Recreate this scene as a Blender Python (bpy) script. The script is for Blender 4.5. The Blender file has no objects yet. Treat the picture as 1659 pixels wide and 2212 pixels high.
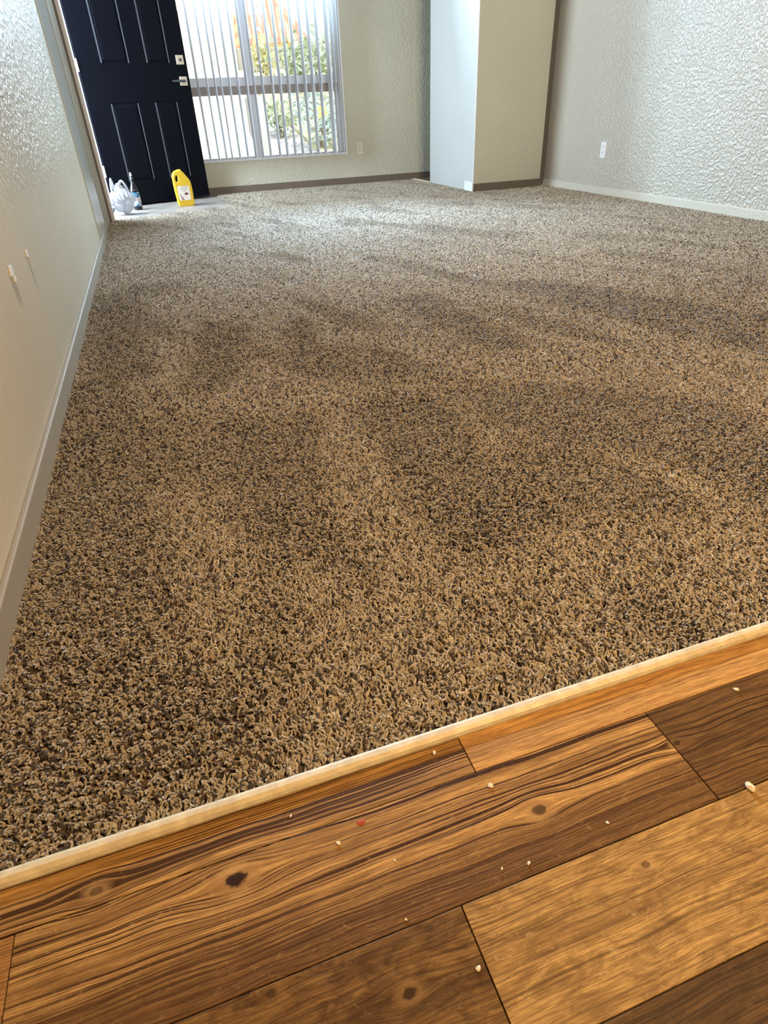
import bpy, bmesh, math, random
import numpy as np
from mathutils import Matrix, Vector

C = bpy.context.scene.collection
random.seed(7)
H = 0.68                                   # camera height in metres
# ------------------------------------------------------------------ camera
cam_d = bpy.data.cameras.new('camera'); cam = bpy.data.objects.new('camera', cam_d); C.objects.link(cam)
right = Vector((0.9448950, -0.3250649, -0.0388104)); down = Vector((-0.2113795, -0.5152738, -0.8305490))
fwd = Vector((0.2499843, 0.7929855, -0.5555916))
m = Matrix((right, -down, -fwd)).transposed().to_4x4(); m.translation = Vector((0, 0, H))
cam.matrix_world = m
cam_d.sensor_fit = 'AUTO'; cam_d.sensor_width = 36.0; cam_d.lens = 1308.17 / 2212 * 36.0
cam_d.clip_start = 0.02; cam_d.clip_end = 300
bpy.context.scene.camera = cam
sc = bpy.context.scene
sc.view_settings.view_transform = 'Standard'; sc.view_settings.look = 'None'
sc.view_settings.gamma = 1; sc.view_settings.use_curve_mapping = False
sc.view_settings.exposure = 0.0
sc.cycles.max_bounces = 5; sc.cycles.diffuse_bounces = 2; sc.cycles.glossy_bounces = 2
sc.cycles.transmission_bounces = 4; sc.cycles.transparent_max_bounces = 12
sc.cycles.caustics_reflective = False; sc.cycles.caustics_refractive = False
sc.cycles.sample_clamp_indirect = 4; sc.cycles.use_denoising = True
sc.cycles.use_adaptive_sampling = True; sc.cycles.adaptive_threshold = 0.03
# ------------------------------------------------------------------ light
w = bpy.data.worlds.new('sky'); sc.world = w; w.use_nodes = True
bg = w.node_tree.nodes['Background']; bg.inputs[0].default_value = (0.84, 0.93, 1.0, 1); bg.inputs[1].default_value = 1.7

def lamp(name, kind, loc, target, energy, col, size=None, size_y=None, spread=None):
    d = bpy.data.lights.new(name, kind); d.energy = energy; d.color = col
    if kind == 'AREA':
        d.shape = 'RECTANGLE'; d.size = size; d.size_y = size_y or size
        if spread: d.spread = spread
    elif kind == 'SUN': d.angle = size or 0.01
    else: d.shadow_soft_size = size or 0.1
    o = bpy.data.objects.new(name, d); C.objects.link(o); o.location = loc
    o.rotation_euler = (Vector(target) - Vector(loc)).to_track_quat('-Z', 'Y').to_euler()
    return o
lamp('sun', 'SUN', (0, -5, 10), (-1.5, 0, 0), 5.0, (1, 0.93, 0.80), 0.01)
lamp('doorway_daylight', 'AREA', (-0.80, 6.27, 1.15), (2.2, 5.2, 0.5), 185, (0.66, 0.83, 1.0), 0.85, 1.9)
lamp('window_daylight', 'AREA', (1.25, 8.05, 2.55), (1.5, 4.9, 0.1), 1650, (0.57, 0.77, 1.0), 1.8, 0.8, math.radians(130))
lamp('kitchen_ceiling_light', 'AREA', (1.25, -0.25, 2.38), (1.0, 0.5, 0), 76, (1, 0.60, 0.25), 0.35, 0.35)
lamp('living_fill_light', 'AREA', (1.9, 1.2, 2.38), (2.2, 6.4, 1.0), 68, (1, 0.93, 0.82), 1.2, 0.6, math.radians(110))  # unseen fill lamp, added to light the back wall and closet front

# ------------------------------------------------------------------ materials
def mat(name, col=(.5, .5, .5), rough=.6, metal=0, spec=None, trans=0, build=None, coat=None):
    mt = bpy.data.materials.new(name); mt.use_nodes = True
    b = mt.node_tree.nodes['Principled BSDF']
    b.inputs['Base Color'].default_value = (*col, 1); b.inputs['Roughness'].default_value = rough
    b.inputs['Metallic'].default_value = metal
    if spec is not None: b.inputs['Specular IOR Level'].default_value = spec
    if trans: b.inputs['Transmission Weight'].default_value = trans
    if coat: b.inputs['Coat Weight'].default_value = coat
    if build: build(mt.node_tree, b)
    return mt
class N:
    """small node-expression helper"""
    def __init__(s, nt): s.nt = nt
    def new(s, t, **k):
        n = s.nt.nodes.new(t)
        for a, v in k.items(): setattr(n, a, v)
        return n
    def link(s, a, b):
        if isinstance(a, (int, float)): b.default_value = a
        elif isinstance(a, tuple): b.default_value = a
        else: s.nt.links.new(a, b)
    def m(s, op, *a, clamp=False):
        n = s.new('ShaderNodeMath', operation=op); n.use_clamp = clamp
        for i, x in enumerate(a): s.link(x, n.inputs[i])
        return n.outputs[0]
    def comb(s, x, y, z):
        n = s.new('ShaderNodeCombineXYZ')
        for i, v in enumerate((x, y, z)): s.link(v, n.inputs[i])
        return n.outputs[0]
    def pos(s):
        g = s.new('ShaderNodeNewGeometry'); q = s.new('ShaderNodeSeparateXYZ'); s.nt.links.new(g.outputs['Position'], q.inputs[0])
        return g.outputs['Position'], q.outputs[0], q.outputs[1], q.outputs[2]
    def objc(s):
        g = s.new('ShaderNodeTexCoord'); q = s.new('ShaderNodeSeparateXYZ'); s.nt.links.new(g.outputs['Object'], q.inputs[0])
        return g.outputs['Object'], q.outputs[0], q.outputs[1], q.outputs[2]
    def noise(s, v, scale, detail=2, rough=.5, dist=0):
        n = s.new('ShaderNodeTexNoise'); s.link(v, n.inputs['Vector']); n.inputs['Scale'].default_value = scale
        n.inputs['Detail'].default_value = detail; n.inputs['Roughness'].default_value = rough; n.inputs['Distortion'].default_value = dist
        return n.outputs['Fac']
    def ramp(s, f, lo, hi, a=0., b=1.):
        n = s.new('ShaderNodeMapRange'); n.interpolation_type = 'SMOOTHSTEP'
        for i, x in enumerate((f, lo, hi, a, b)): s.link(x, n.inputs[i])
        return n.outputs[0]
    def mix(s, f, a, b, mode='MIX'):
        n = s.new('ShaderNodeMix', data_type='RGBA', blend_type=mode)
        s.link(f, n.inputs[0]); s.link(a, n.inputs[6]); s.link(b, n.inputs[7]); return n.outputs[2]
    def bump(s, h, strength, dist, b):
        n = s.new('ShaderNodeBump'); n.inputs['Strength'].default_value = strength; n.inputs['Distance'].default_value = dist
        s.link(h, n.inputs['Height']); s.nt.links.new(n.outputs[0], b.inputs['Normal'])

def knockdown(scale, dist, col, fade=None, rough=.38, streaks=False, spec=.5):
    def f(nt, b):
        n = N(nt); p, x, y, z = n.pos()
        warp = n.noise(p, scale * .5, 2)
        h1 = n.noise(p, scale, 2, .5, .25)
        h = n.ramp(h1, .36, .66)
        if fade: h = n.m('MULTIPLY', h, fade(n, x, y, z))
        fine = n.noise(p, 260, 2)
        h = n.m('ADD', h, n.m('MULTIPLY', fine, .06))
        n.bump(h, .9, dist, b); b.inputs['Specular IOR Level'].default_value = spec
        big = n.noise(p, 1.3, 2)
        c = n.mix(n.ramp(big, .35, .65), (*[v * .965 for v in col], 1), (*[min(1, v * 1.03) for v in col], 1))
        if streaks:      # faint brown streaks below the chips on the wall
            for (sy, sz, L) in ((2.055, .368, .12), (1.775, .372, .10), (1.80, .352, .07)):
                dy = n.m('SUBTRACT', y, n.m('ADD', sy, n.m('MULTIPLY', n.m('SUBTRACT', sz, z), .04)))
                a = n.ramp(n.m('ABSOLUTE', dy), .004, .018, 1, 0)
                t = n.m('SUBTRACT', sz, z)
                k = n.m('MULTIPLY', n.ramp(t, 0, .012), n.ramp(t, L * .4, L, 1, 0))
                c = n.mix(n.m('MULTIPLY', n.m('MULTIPLY', a, k), .75), c, (.30, .23, .14, 1))
        nt.links.new(c, b.inputs['Base Color'])
    return mat('textured_paint', col, rough, build=f)

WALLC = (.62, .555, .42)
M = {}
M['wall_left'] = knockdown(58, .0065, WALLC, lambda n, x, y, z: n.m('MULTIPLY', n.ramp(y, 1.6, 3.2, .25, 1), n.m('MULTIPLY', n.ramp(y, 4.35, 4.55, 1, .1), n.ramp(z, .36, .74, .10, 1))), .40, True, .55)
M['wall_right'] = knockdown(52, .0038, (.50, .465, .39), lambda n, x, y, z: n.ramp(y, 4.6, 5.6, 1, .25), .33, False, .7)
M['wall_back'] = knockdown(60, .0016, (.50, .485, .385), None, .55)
M['paint_smooth'] = knockdown(80, .0006, (.60, .565, .47), None, .45)
M['paint_satin'] = mat('satin_paint', (.56, .55, .49), .22, spec=.8)
M['tan_shade'] = mat('tan_paint_shade', (.33, .29, .215), .65)  # darker tan; the left baseboard's shade is put into this colour
M['jamb_paint'] = mat('jamb_paint', (.66, .61, .58), .5)
M['closet_side'] = knockdown(80, .0005, (.50, .51, .485), None, .4)
M['brown_trim'] = mat('brown_trim', (.13, .10, .075), .6)
M['ceiling'] = knockdown(50, .003, (.62, .60, .55), None, .8)
M['white'] = mat('white_plastic', (.80, .80, .80), .35)
M['ivory'] = mat('painted_plate', (.62, .59, .49), .4)
M['slot'] = mat('dark_slot', (.02, .02, .02), .6)
M['navy'] = mat('navy_paint', (.0016, .0021, .0050), .6, spec=.08, build=lambda nt, b: (lambda n: n.bump(n.noise(n.pos()[0], 180, 3), .3, .0006, b))(N(nt)))
M['bead'] = mat('navy_paint_highlight', (.045, .05, .065), .45)  # grey highlight on the panel edges, put into the bead colour
M['brass'] = mat('satin_nickel', (.62, .53, .42), .42, metal=.55)
M['dark_metal'] = mat('dark_metal', (.10, .11, .12), .35, metal=.8)
M['alu'] = mat('window_aluminium', (.66, .71, .80), .45)
M['alu_white'] = mat('window_sill_paint', (.78, .80, .84), .4)
M['rail_brown'] = mat('rail_brown', (.30, .26, .245), .6)
def glassf(nt, b):
    out = nt.nodes['Material Output']; t = nt.nodes.new('ShaderNodeBsdfTransparent'); t.inputs[0].default_value = (.95, .98, .98, 1)
    g = nt.nodes.new('ShaderNodeBsdfGlossy'); g.inputs[1].default_value = .02
    fr = nt.nodes.new('ShaderNodeFresnel'); fr.inputs[0].default_value = 1.45
    x = nt.nodes.new('ShaderNodeMixShader'); nt.links.new(fr.outputs[0], x.inputs[0]); nt.links.new(t.outputs[0], x.inputs[1])
    nt.links.new(g.outputs[0], x.inputs[2]); nt.links.new(x.outputs[0], out.inputs[0])
M['glass'] = mat('clear_glass', build=glassf)
M['vane'] = mat('vane_pvc', (.9, .9, .91), .5)
def vanef(nt, b):
    out = nt.nodes['Material Output']; t = nt.nodes.new('ShaderNodeBsdfTranslucent'); t.inputs[0].default_value = (.98, .98, .99, 1)
    x = nt.nodes.new('ShaderNodeMixShader'); x.inputs[0].default_value = .72
    nt.links.new(b.outputs[0], x.inputs[1]); nt.links.new(t.outputs[0], x.inputs[2]); nt.links.new(x.outputs[0], out.inputs[0])
vanef(M['vane'].node_tree, M['vane'].node_tree.nodes['Principled BSDF'])
def metalstrip(nt, b):
    n = N(nt); p, x, y, z = n.pos()
    c = n.mix(n.ramp(n.noise(p, 60, 3), .3, .7), (.58, .50, .33, 1), (.72, .65, .46, 1))
    c = n.mix(n.m('MULTIPLY', n.ramp(n.noise(n.comb(n.m('MULTIPLY', x, 3), n.m('MULTIPLY', y, 30), 0), 9, 3), .55, .75), .5), c, (.40, .37, .30, 1))
    nt.links.new(c, b.inputs['Base Color'])
M['strip'] = mat('cream_vinyl_strip', (.6, .5, .35), .42, build=metalstrip)

KNOTS = [(-.2131, .4019, .008, .55), (-.0706, .3624, .013, 1.), (.2709, .3182, .010, .8), (.0683, .2067, .008, .8), (-.0532, .2502, .006, .5), (.345, .2272, .006, .6), (.60, .30, .008, .5), (.478, .335, .006, .7)]
def woodf(nt, b):
    n = N(nt); p, x, y, z = n.pos()
    def att(k):
        a = n.new('ShaderNodeAttribute'); a.attribute_name = k; return a
    pa = att('plank'); sep = n.new('ShaderNodeSeparateColor'); nt.links.new(pa.outputs['Color'], sep.inputs[0])
    seed, lines, mott = sep.outputs[0], sep.outputs[1], sep.outputs[2]
    ta = att('tone').outputs['Color']
    # flow of the grain round the knots
    yy = y; core = 0.; halo = 0.
    for (kx, ky, r, s) in KNOTS:
        dx = n.m('DIVIDE', n.m('SUBTRACT', x, kx), r * 4.2); dy = n.m('DIVIDE', n.m('SUBTRACT', y, ky), r * 1.9)
        e = n.m('EXPONENT', n.m('MULTIPLY', n.m('ADD', n.m('MULTIPLY', dx, dx), n.m('MULTIPLY', dy, dy)), -1.))
        yy = n.m('SUBTRACT', yy, n.m('MULTIPLY', n.m('MULTIPLY', n.m('SUBTRACT', y, ky), .86), e))
        jit = n.m('MULTIPLY', n.m('SUBTRACT', n.noise(p, 160, 2), .5), .9)
        d = n.m('SQRT', n.m('ADD', n.m('POWER', n.m('DIVIDE', n.m('SUBTRACT', x, kx), r * .85), 2), n.m('POWER', n.m('DIVIDE', n.m('SUBTRACT', y, ky), r * .55), 2)))
        cc = n.m('MULTIPLY', n.ramp(n.m('ADD', d, jit), .75, 1.25, 1, 0), s)
        core = n.m('MAXIMUM', core, cc)
        halo = n.m('MAXIMUM', halo, n.m('MULTIPLY', n.ramp(n.m('ADD', d, jit), 1.2, 3.2, 1, 0), s * .8))
    wob = n.m('MULTIPLY', n.m('SUBTRACT', n.noise(n.comb(n.m('MULTIPLY', x, 5), n.m('MULTIPLY', y, 9), seed), 1.6, 2), .5), .010)
    yw = n.m('ADD', yy, wob)
    sd = n.m('MULTIPLY', seed, 37.)
    def grain(sx, sy, det=2, ro=.5, off=0.):
        return n.noise(n.comb(n.m('MULTIPLY', x, sx), n.m('MULTIPLY', yw, sy), n.m('ADD', sd, off)), 1., det, ro)
    l1 = n.ramp(grain(1.5, 380, 2.5, .55), .50, .60)              # crisp dark growth lines
    l2 = n.ramp(grain(9, 420, 2, .6, 5.), .48, .68)
    broad = n.ramp(grain(1.5, 46, 4, .65, 9.), .40, .66)      # broad dark bands
    streak = n.ramp(grain(26, 700, 3, .7, 3.), .35, .65)
    mt_ = n.ramp(n.noise(n.comb(n.m('MULTIPLY', x, 26), n.m('MULTIPLY', y, 62), sd), 1., 6, .68, .8), .40, .66)
    light = (.66, .41, .145, 1); mid = (.25, .128, .046, 1); dark = (.050, .019, .004, 1)
    c = n.mix(streak, light, (.33, .18, .062, 1))
    c = n.mix(n.m('MULTIPLY', broad, n.m('ADD', n.m('MULTIPLY', lines, .40), .3)), c, (.19, .095, .030, 1))
    c = n.mix(n.m('MULTIPLY', mt_, mott), c, (.17, .088, .028, 1))
    c = n.mix(n.m('MULTIPLY', n.m('MAXIMUM', l1, n.m('MULTIPLY', l2, .45)), lines), c, dark)
    bnd = n.m('MULTIPLY', n.ramp(n.m('ADD', y, n.m('MULTIPLY', n.m('SUBTRACT', grain(3, 60, 3), .5), .05)), .282, .325, 1, 0), n.m('MULTIPLY', n.m('GREATER_THAN', y, .258), n.m('LESS_THAN', x, .4712)))
    c = n.mix(n.m('MULTIPLY', bnd, .82), c, n.mix(streak, (.14, .068, .022, 1), (.07, .032, .010, 1)))
    pal = n.ramp(n.noise(n.comb(n.m('MULTIPLY', x, 60), n.m('MULTIPLY', y, 130), sd), 1., 5, .72, 1.6), .56, .70)
    c = n.mix(n.m('MULTIPLY', pal, n.m('ADD', n.m('MULTIPLY', mott, .5), .08)), c, (.70, .47, .23, 1))
    c = n.mix(halo, c, n.mix(n.ramp(grain(30, 120, 3), .4, .6), (.58, .37, .15, 1), (.34, .19, .07, 1)))
    c = n.mix(core, c, (.030, .014, .006, 1))
    c = n.mix(1., c, ta, 'MULTIPLY')
    nt.links.new(c, b.inputs['Base Color'])
    h = n.m('SUBTRACT', n.m('MULTIPLY', streak, -.3), n.m('MULTIPLY', l1, 1.))
    n.bump(h, .25, .0006, b)
M['wood'] = mat('vinyl_plank', (.3, .2, .1), .45, spec=.18, build=woodf)
M['seam'] = mat('plank_seam', (.02, .012, .006), .8)
def tilef(nt, b):
    n = N(nt); p, x, y, z = n.pos()
    c = n.mix(n.ramp(n.noise(p, 9, 4), .35, .65), (.20, .175, .15, 1), (.30, .27, .24, 1)); nt.links.new(c, b.inputs['Base Color'])
M['tile'] = mat('entry_tile', (.4, .36, .3), .4, build=tilef)
M['closet_floor'] = mat('closet_floor', (.16, .11, .08), .6)
M['backing'] = mat('carpet_backing', (.10, .072, .048), .95)
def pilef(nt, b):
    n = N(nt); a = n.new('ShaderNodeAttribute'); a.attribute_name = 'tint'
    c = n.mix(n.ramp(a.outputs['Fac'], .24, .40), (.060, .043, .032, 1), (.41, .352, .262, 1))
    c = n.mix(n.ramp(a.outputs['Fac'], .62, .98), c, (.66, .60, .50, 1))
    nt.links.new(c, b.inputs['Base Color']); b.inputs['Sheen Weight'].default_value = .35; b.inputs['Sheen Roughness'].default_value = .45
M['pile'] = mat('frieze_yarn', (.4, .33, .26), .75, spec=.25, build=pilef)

# ------------------------------------------------------------------ mesh helpers
def obj(name, bm, mats, parent=None, smooth=False, loc=None, kind=None):
    me = bpy.data.meshes.new(name); bm.to_mesh(me); bm.free()
    for x in (mats if isinstance(mats, (list, tuple)) else [mats]): me.materials.append(x)
    if smooth:
        for p_ in me.polygons: p_.use_smooth = True
    o = bpy.data.objects.new(name, me); C.objects.link(o)
    if parent: o.parent = parent
    if loc: o.location = loc
    if kind: o['kind'] = kind
    return o
def tag(o, label, cat, group=None):
    o['label'] = label; o['category'] = cat
    if group: o['group'] = group
    return o
def empty(name, loc=(0, 0, 0), rz=0):
    o = bpy.data.objects.new(name, None); C.objects.link(o); o.location = loc; o.rotation_euler = (0, 0, rz); o.empty_display_size = .05
    return o
def box(bm, x0, x1, y0, y1, z0, z1, bev=0, mi=0):
    r = bmesh.ops.create_cube(bm, size=1)
    vs = r['verts']
    bmesh.ops.scale(bm, vec=(x1 - x0, y1 - y0, z1 - z0), verts=vs)
    bmesh.ops.translate(bm, vec=((x0 + x1) / 2, (y0 + y1) / 2, (z0 + z1) / 2), verts=vs)
    fs = list({f for v in vs for f in v.link_faces})
    for f in fs: f.material_index = mi
    if bev:
        es = list({e for v in vs for e in v.link_edges})
        bmesh.ops.bevel(bm, geom=es, offset=bev, segments=2, affect='EDGES', profile=.5)
    return bm
def bx(*a, **k): return box(bmesh.new(), *a, **k)
def prism(bm, pts, z0, z1, axis='z', bev=0, mi=0):
    """extrude a polygon; axis z: pts=(x,y); axis y: pts=(x,z) from y=z0..z1; axis x: pts=(y,z)"""
    def P(a, b, c):
        return {'z': (a, b, c), 'y': (a, c, b), 'x': (c, a, b)}[axis]
    lo = [bm.verts.new(P(a, b, z0)) for a, b in pts]; hi = [bm.verts.new(P(a, b, z1)) for a, b in pts]
    fs = [bm.faces.new(lo), bm.faces.new(hi[::-1])]
    for i in range(len(pts)):
        j = (i + 1) % len(pts); fs.append(bm.faces.new((lo[i], hi[i], hi[j], lo[j])))
    bmesh.ops.recalc_face_normals(bm, faces=fs)
    for f in fs: f.material_index = mi
    if bev:
        bmesh.ops.bevel(bm, geom=list({e for f in fs for e in f.edges}), offset=bev, segments=2, affect='EDGES', profile=.5)
    return bm
def lathe(bm, prof, seg=28, sx=1, sy=1, cx=0, cy=0, mi=0):
    rings = []
    for r, z in prof:
        rings.append([bm.verts.new((cx + r * sx * math.cos(2 * math.pi * i / seg), cy + r * sy * math.sin(2 * math.pi * i / seg), z)) for i in range(seg)])
    for a, b_ in zip(rings, rings[1:]):
        for i in range(seg):
            f = bm.faces.new((a[i], a[(i + 1) % seg], b_[(i + 1) % seg], b_[i])); f.material_index = mi
    bm.faces.new(rings[0][::-1]).material_index = mi; bm.faces.new(rings[-1]).material_index = mi
    return bm
def tube(bm, pts, rad, seg=8, flat=1.):
    pts = [Vector(p) for p in pts]; rings = []
    for i, p in enumerate(pts):
        t = (pts[min(i + 1, len(pts) - 1)] - pts[max(i - 1, 0)]).normalized()
        a = t.cross(Vector((0, 1, 0)));
        if a.length < .1: a = t.cross(Vector((1, 0, 0)))
        a.normalize(); b_ = t.cross(a).normalized(); r = rad[i] if isinstance(rad, (list, tuple)) else rad
        rings.append([bm.verts.new(p + a * r * math.cos(2 * math.pi * k / seg) + b_ * r * flat * math.sin(2 * math.pi * k / seg)) for k in range(seg)])
    for a, b_ in zip(rings, rings[1:]):
        for k in range(seg): bm.faces.new((a[k], a[(k + 1) % seg], b_[(k + 1) % seg], b_[k]))
    bm.faces.new(rings[0][::-1]); bm.faces.new(rings[-1])
    return bm

# ------------------------------------------------------------------ room shell
XL, XR, YB, ZC = -.3733, 3.560, 7.175, 2.44
YREAR = -2.6
bm = bmesh.new()                                              # left wall with the entrance doorway
box(bm, XL - .12, XL, YREAR, 5.84, -.05, ZC); box(bm, XL - .12, XL, 6.72, YB + .12, -.05, ZC); box(bm, XL - .12, XL, 5.84, 6.72, 2.06, ZC)
obj('wall_left', bm, M['wall_left'], kind='structure')
obj('wall_right', bx(XR, XR + .12, YREAR, YB + .12, -.05, ZC), M['wall_right'], kind='structure')
WX0, WX1, WZ0, WZ1 = .42, 2.04, .285, 2.37
bm = bmesh.new()                                              # back wall round the window
box(bm, XL, WX0, YB, YB + .12, -.05, ZC); box(bm, WX1, 4.6, YB, YB + .12, -.05, ZC)
box(bm, WX0, WX1, YB, YB + .12, -.05, WZ0); box(bm, WX0, WX1, YB, YB + .12, WZ1, ZC)
obj('wall_back', bm, M['wall_back'], kind='structure')
obj('wall_front', bx(XL, XR, YREAR - .12, YREAR, -.05, ZC), M['wall_back'], kind='structure')
obj('ceiling', bx(-1.6, 4.8, YREAR - .3, YB + .13, ZC, ZC + .15), M['ceiling'], kind='structure')
obj('trim_1', bx(XL, XL + .006, 4.52, 5.15, .056, 2.2, bev=.002), M['paint_satin'], kind='structure')
obj('trim_2', bx(XL, XL + .009, 5.17, 5.70, .0, 2.14, bev=.002), M['tan_shade'], kind='structure')
bm = bx(XL, XL + .042, 5.76, 5.84, .0, 2.14, bev=.004); obj('trim_8', bm, M['jamb_paint'], kind='structure')
obj('trim_9', bx(XL, XL + .022, 5.705, 5.758, .0, 2.14, bev=.002), M['brown_trim'], kind='structure')

# closet block that juts into the room on the right
CX0, CX1, CY0, CY1 = 2.795, 3.490, 5.69, 6.71
bm = bmesh.new(); prism(bm, [(CX0, CY0), (CX1, CY0), (CX1, CY1), (CX0, CY1)], -.02, ZC)
for f in bm.faces:
    if f.normal.x < -.9: f.material_index = 1
obj('wall_closet', bm, [M['wall_back'], M['closet_side']], kind='structure')
obj('trim_3', bx(CX1, XR, CY0 + .04, CY0 + .07, 0, ZC), M['brown_trim'], kind='structure')
obj('trim_4', bx(CX0 - .004, CX0 + .004, CY0 - .004, CY0 + .004, 0, ZC, bev=.0015), M['alu_white'], kind='structure')
obj('trim_5', bx(CX0 - .012, CX0 - .001, CY0 - .012, CY0 + .16, 0, .075, bev=.002), M['alu_white'], kind='structure')
# baseboards
obj('baseboard_left', bx(XL, XL + .012, .455, 5.18, -.01, .054, bev=.003), M['tan_shade'], kind='structure')
obj('baseboard_right', bx(XR - .012, XR, .455, CY0 + .03, -.01, .054, bev=.003), M['paint_smooth'], kind='structure')
obj('baseboard_back', bx(.45, 4.4, YB - .012, YB, -.01, .062, bev=.002), M['brown_trim'], kind='structure')
obj('baseboard_closet', bx(CX0, CX1 + .01, CY0 - .012, CY0, -.01, .062, bev=.002), M['brown_trim'], kind='structure')
obj('wall_hall', bx(4.4, 4.52, CY0, YB, -.05, ZC), M['wall_back'], kind='structure')

# ------------------------------------------------------------------ wood plank floor
rows = [(.4415, .3870, [(-.60, -.60), (-.60, .2240), (.2240, 1.31), (1.31, 2.4), (2.4, 3.56)]),
        (.3870, .2580, [(-1.2, -.2900), (-.2900, .4712), (.4712, 1.5), (1.5, 2.6), (2.6, 3.56)]),
        (.2580, .1290, [(-.95, .1442), (.1442, 1.2), (1.2, 2.3), (2.3, 3.56)])]
y = .129; k = 0
while y > YREAR:
    off = random.uniform(-1.1, -.4); segs = []; xx = off
    while xx < XR: segs.append((xx, xx + 1.05)); xx += 1.05
    rows.append((y, max(y - .129, YREAR), segs)); y -= .129; k += 1
tones = {(0, 1): ((.92, .90, .86), .95, .12), (0, 2): ((1.05, 1.0, .95), .42, .15), (1, 0): ((.85, .72, .60), .4, .4), (1, 1): ((.94, .92, .88), 1., .25),
         (1, 2): ((.34, .30, .26), .75, .35), (2, 0): ((.40, .36, .30), .35, .85), (2, 1): ((.88, .90, .86), .5, .65),
         (3, 0): ((.24, .20, .17), .6, .55), (3, 1): ((.24, .20, .17), .6, .55)}
fb = bmesh.new(); lay = fb.loops.layers.float_color.new('plank'); lay2 = fb.loops.layers.float_color.new('tone')
G = .0006
for ri, (y1, y0, segs) in enumerate(rows):
    for si, (a, b_) in enumerate(segs):
        a = max(a, XL); b_ = min(b_, XR)
        if b_ - a < .02: continue
        n0 = len(fb.faces)
        prism(fb, [(a + G, y0 + G), (b_ - G, y0 + G), (b_ - G, y1 - G), (a + G, y1 - G)], -.004, 0., bev=.0007)
        fb.faces.ensure_lookup_table()
        tone, ln, mo = tones.get((ri, si), ((random.uniform(.5, 1.),) * 3, random.uniform(.3, .8), random.uniform(.2, .7)))
        sdv = random.random()
        for f in fb.faces[n0:]:
            for l in f.loops: l[lay] = (sdv, ln, mo, 1); l[lay2] = (*tone, 1)
n0 = len(fb.faces); box(fb, XL, XR, YREAR, .4415, -.05, -.0035, mi=1)
fl = obj('floor', fb, [M['wood'], M['seam']], kind='structure')
bm = bmesh.new()
prof = [(0, -.004), (0, .0025), (.0025, .0062), (.008, .0085), (.014, .0080), (.0185, .0055), (.0205, .001), (.0205, -.004)]
prism(bm, [(.4385 + a, b_) for a, b_ in prof], XL, XR, axis='x')
obj('trim_6', bm, M['strip'], kind='structure', smooth=False)
# entry floor and closet floor
bm = bmesh.new(); prism(bm, [(XL - .12, 5.83), (XL, 5.83), (.624, 6.15), (.617, YB), (XL, YB), (XL - .12, YB)], -.05, -.006)
obj('floor_entry', bm, M['tile'], kind='structure')
bm = bx(CX0 + .005, 4.4, CY1, YB, -.05, .001); obj('floor_closet', bm, M['closet_floor'], kind='structure')
bm = bx(CX0 - .018, CX0 + .008, CY1, YB - .012, -.01, .008, bev=.003); obj('trim_7', bm, M['strip'], kind='structure')

# ------------------------------------------------------------------ carpet
cp = [(XL, .459), (XR, .459), (XR, CY0), (CX0 - .001, CY0), (CX0 - .001, YB), (.617, YB), (.624, 6.15), (XL, 5.83)]
bm = bmesh.new(); prism(bm, cp, -.03, -.010)
carpet = tag(obj('carpet', bm, M['backing']), 'flecked beige and brown frieze carpet covering the living room floor', 'carpet')
def inside(px, py, poly):
    r = np.zeros(len(px), bool)
    for i in range(len(poly)):
        x1, y1 = poly[i]; x2, y2 = poly[(i + 1) % len(poly)]
        c = ((y1 > py) != (y2 > py)) & (px < (x2 - x1) * (py - y1) / ((y2 - y1) + 1e-12) + x1); r ^= c
    return r
rng = np.random.default_rng(5)
def vnoise(x, y, s, seed):
    r = np.random.default_rng(seed); T = r.random((128, 128))
    u = x / s; v = y / s; iu = np.floor(u).astype(int); iv = np.floor(v).astype(int); fu = u - iu; fv = v - iv
    fu = fu * fu * (3 - 2 * fu); fv = fv * fv * (3 - 2 * fv)
    g = lambda a, b: T[a % 128, b % 128]
    return (g(iu, iv) * (1 - fu) + g(iu + 1, iv) * fu) * (1 - fv) + (g(iu, iv + 1) * (1 - fu) + g(iu + 1, iv + 1) * fu) * fv
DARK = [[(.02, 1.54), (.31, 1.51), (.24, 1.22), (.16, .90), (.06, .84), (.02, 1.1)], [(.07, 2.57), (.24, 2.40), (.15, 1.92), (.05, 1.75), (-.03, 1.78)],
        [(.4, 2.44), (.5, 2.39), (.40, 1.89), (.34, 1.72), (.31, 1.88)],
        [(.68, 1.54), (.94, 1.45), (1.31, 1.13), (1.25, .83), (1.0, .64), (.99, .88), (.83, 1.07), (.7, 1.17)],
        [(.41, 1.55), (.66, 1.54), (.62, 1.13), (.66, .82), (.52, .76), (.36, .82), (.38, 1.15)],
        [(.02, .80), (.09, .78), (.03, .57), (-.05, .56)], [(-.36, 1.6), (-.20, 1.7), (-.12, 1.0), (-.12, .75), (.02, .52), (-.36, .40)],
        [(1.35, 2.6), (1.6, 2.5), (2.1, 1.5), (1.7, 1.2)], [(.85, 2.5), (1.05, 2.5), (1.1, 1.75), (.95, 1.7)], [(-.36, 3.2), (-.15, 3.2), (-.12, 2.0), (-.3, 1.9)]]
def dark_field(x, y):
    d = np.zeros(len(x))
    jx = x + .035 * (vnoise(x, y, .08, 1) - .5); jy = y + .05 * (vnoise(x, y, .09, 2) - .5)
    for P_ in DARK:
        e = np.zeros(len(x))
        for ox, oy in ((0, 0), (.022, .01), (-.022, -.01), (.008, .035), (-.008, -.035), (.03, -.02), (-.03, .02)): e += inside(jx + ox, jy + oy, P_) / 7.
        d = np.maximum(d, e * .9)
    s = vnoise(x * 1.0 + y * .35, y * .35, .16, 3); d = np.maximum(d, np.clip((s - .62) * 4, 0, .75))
    return d
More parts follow.
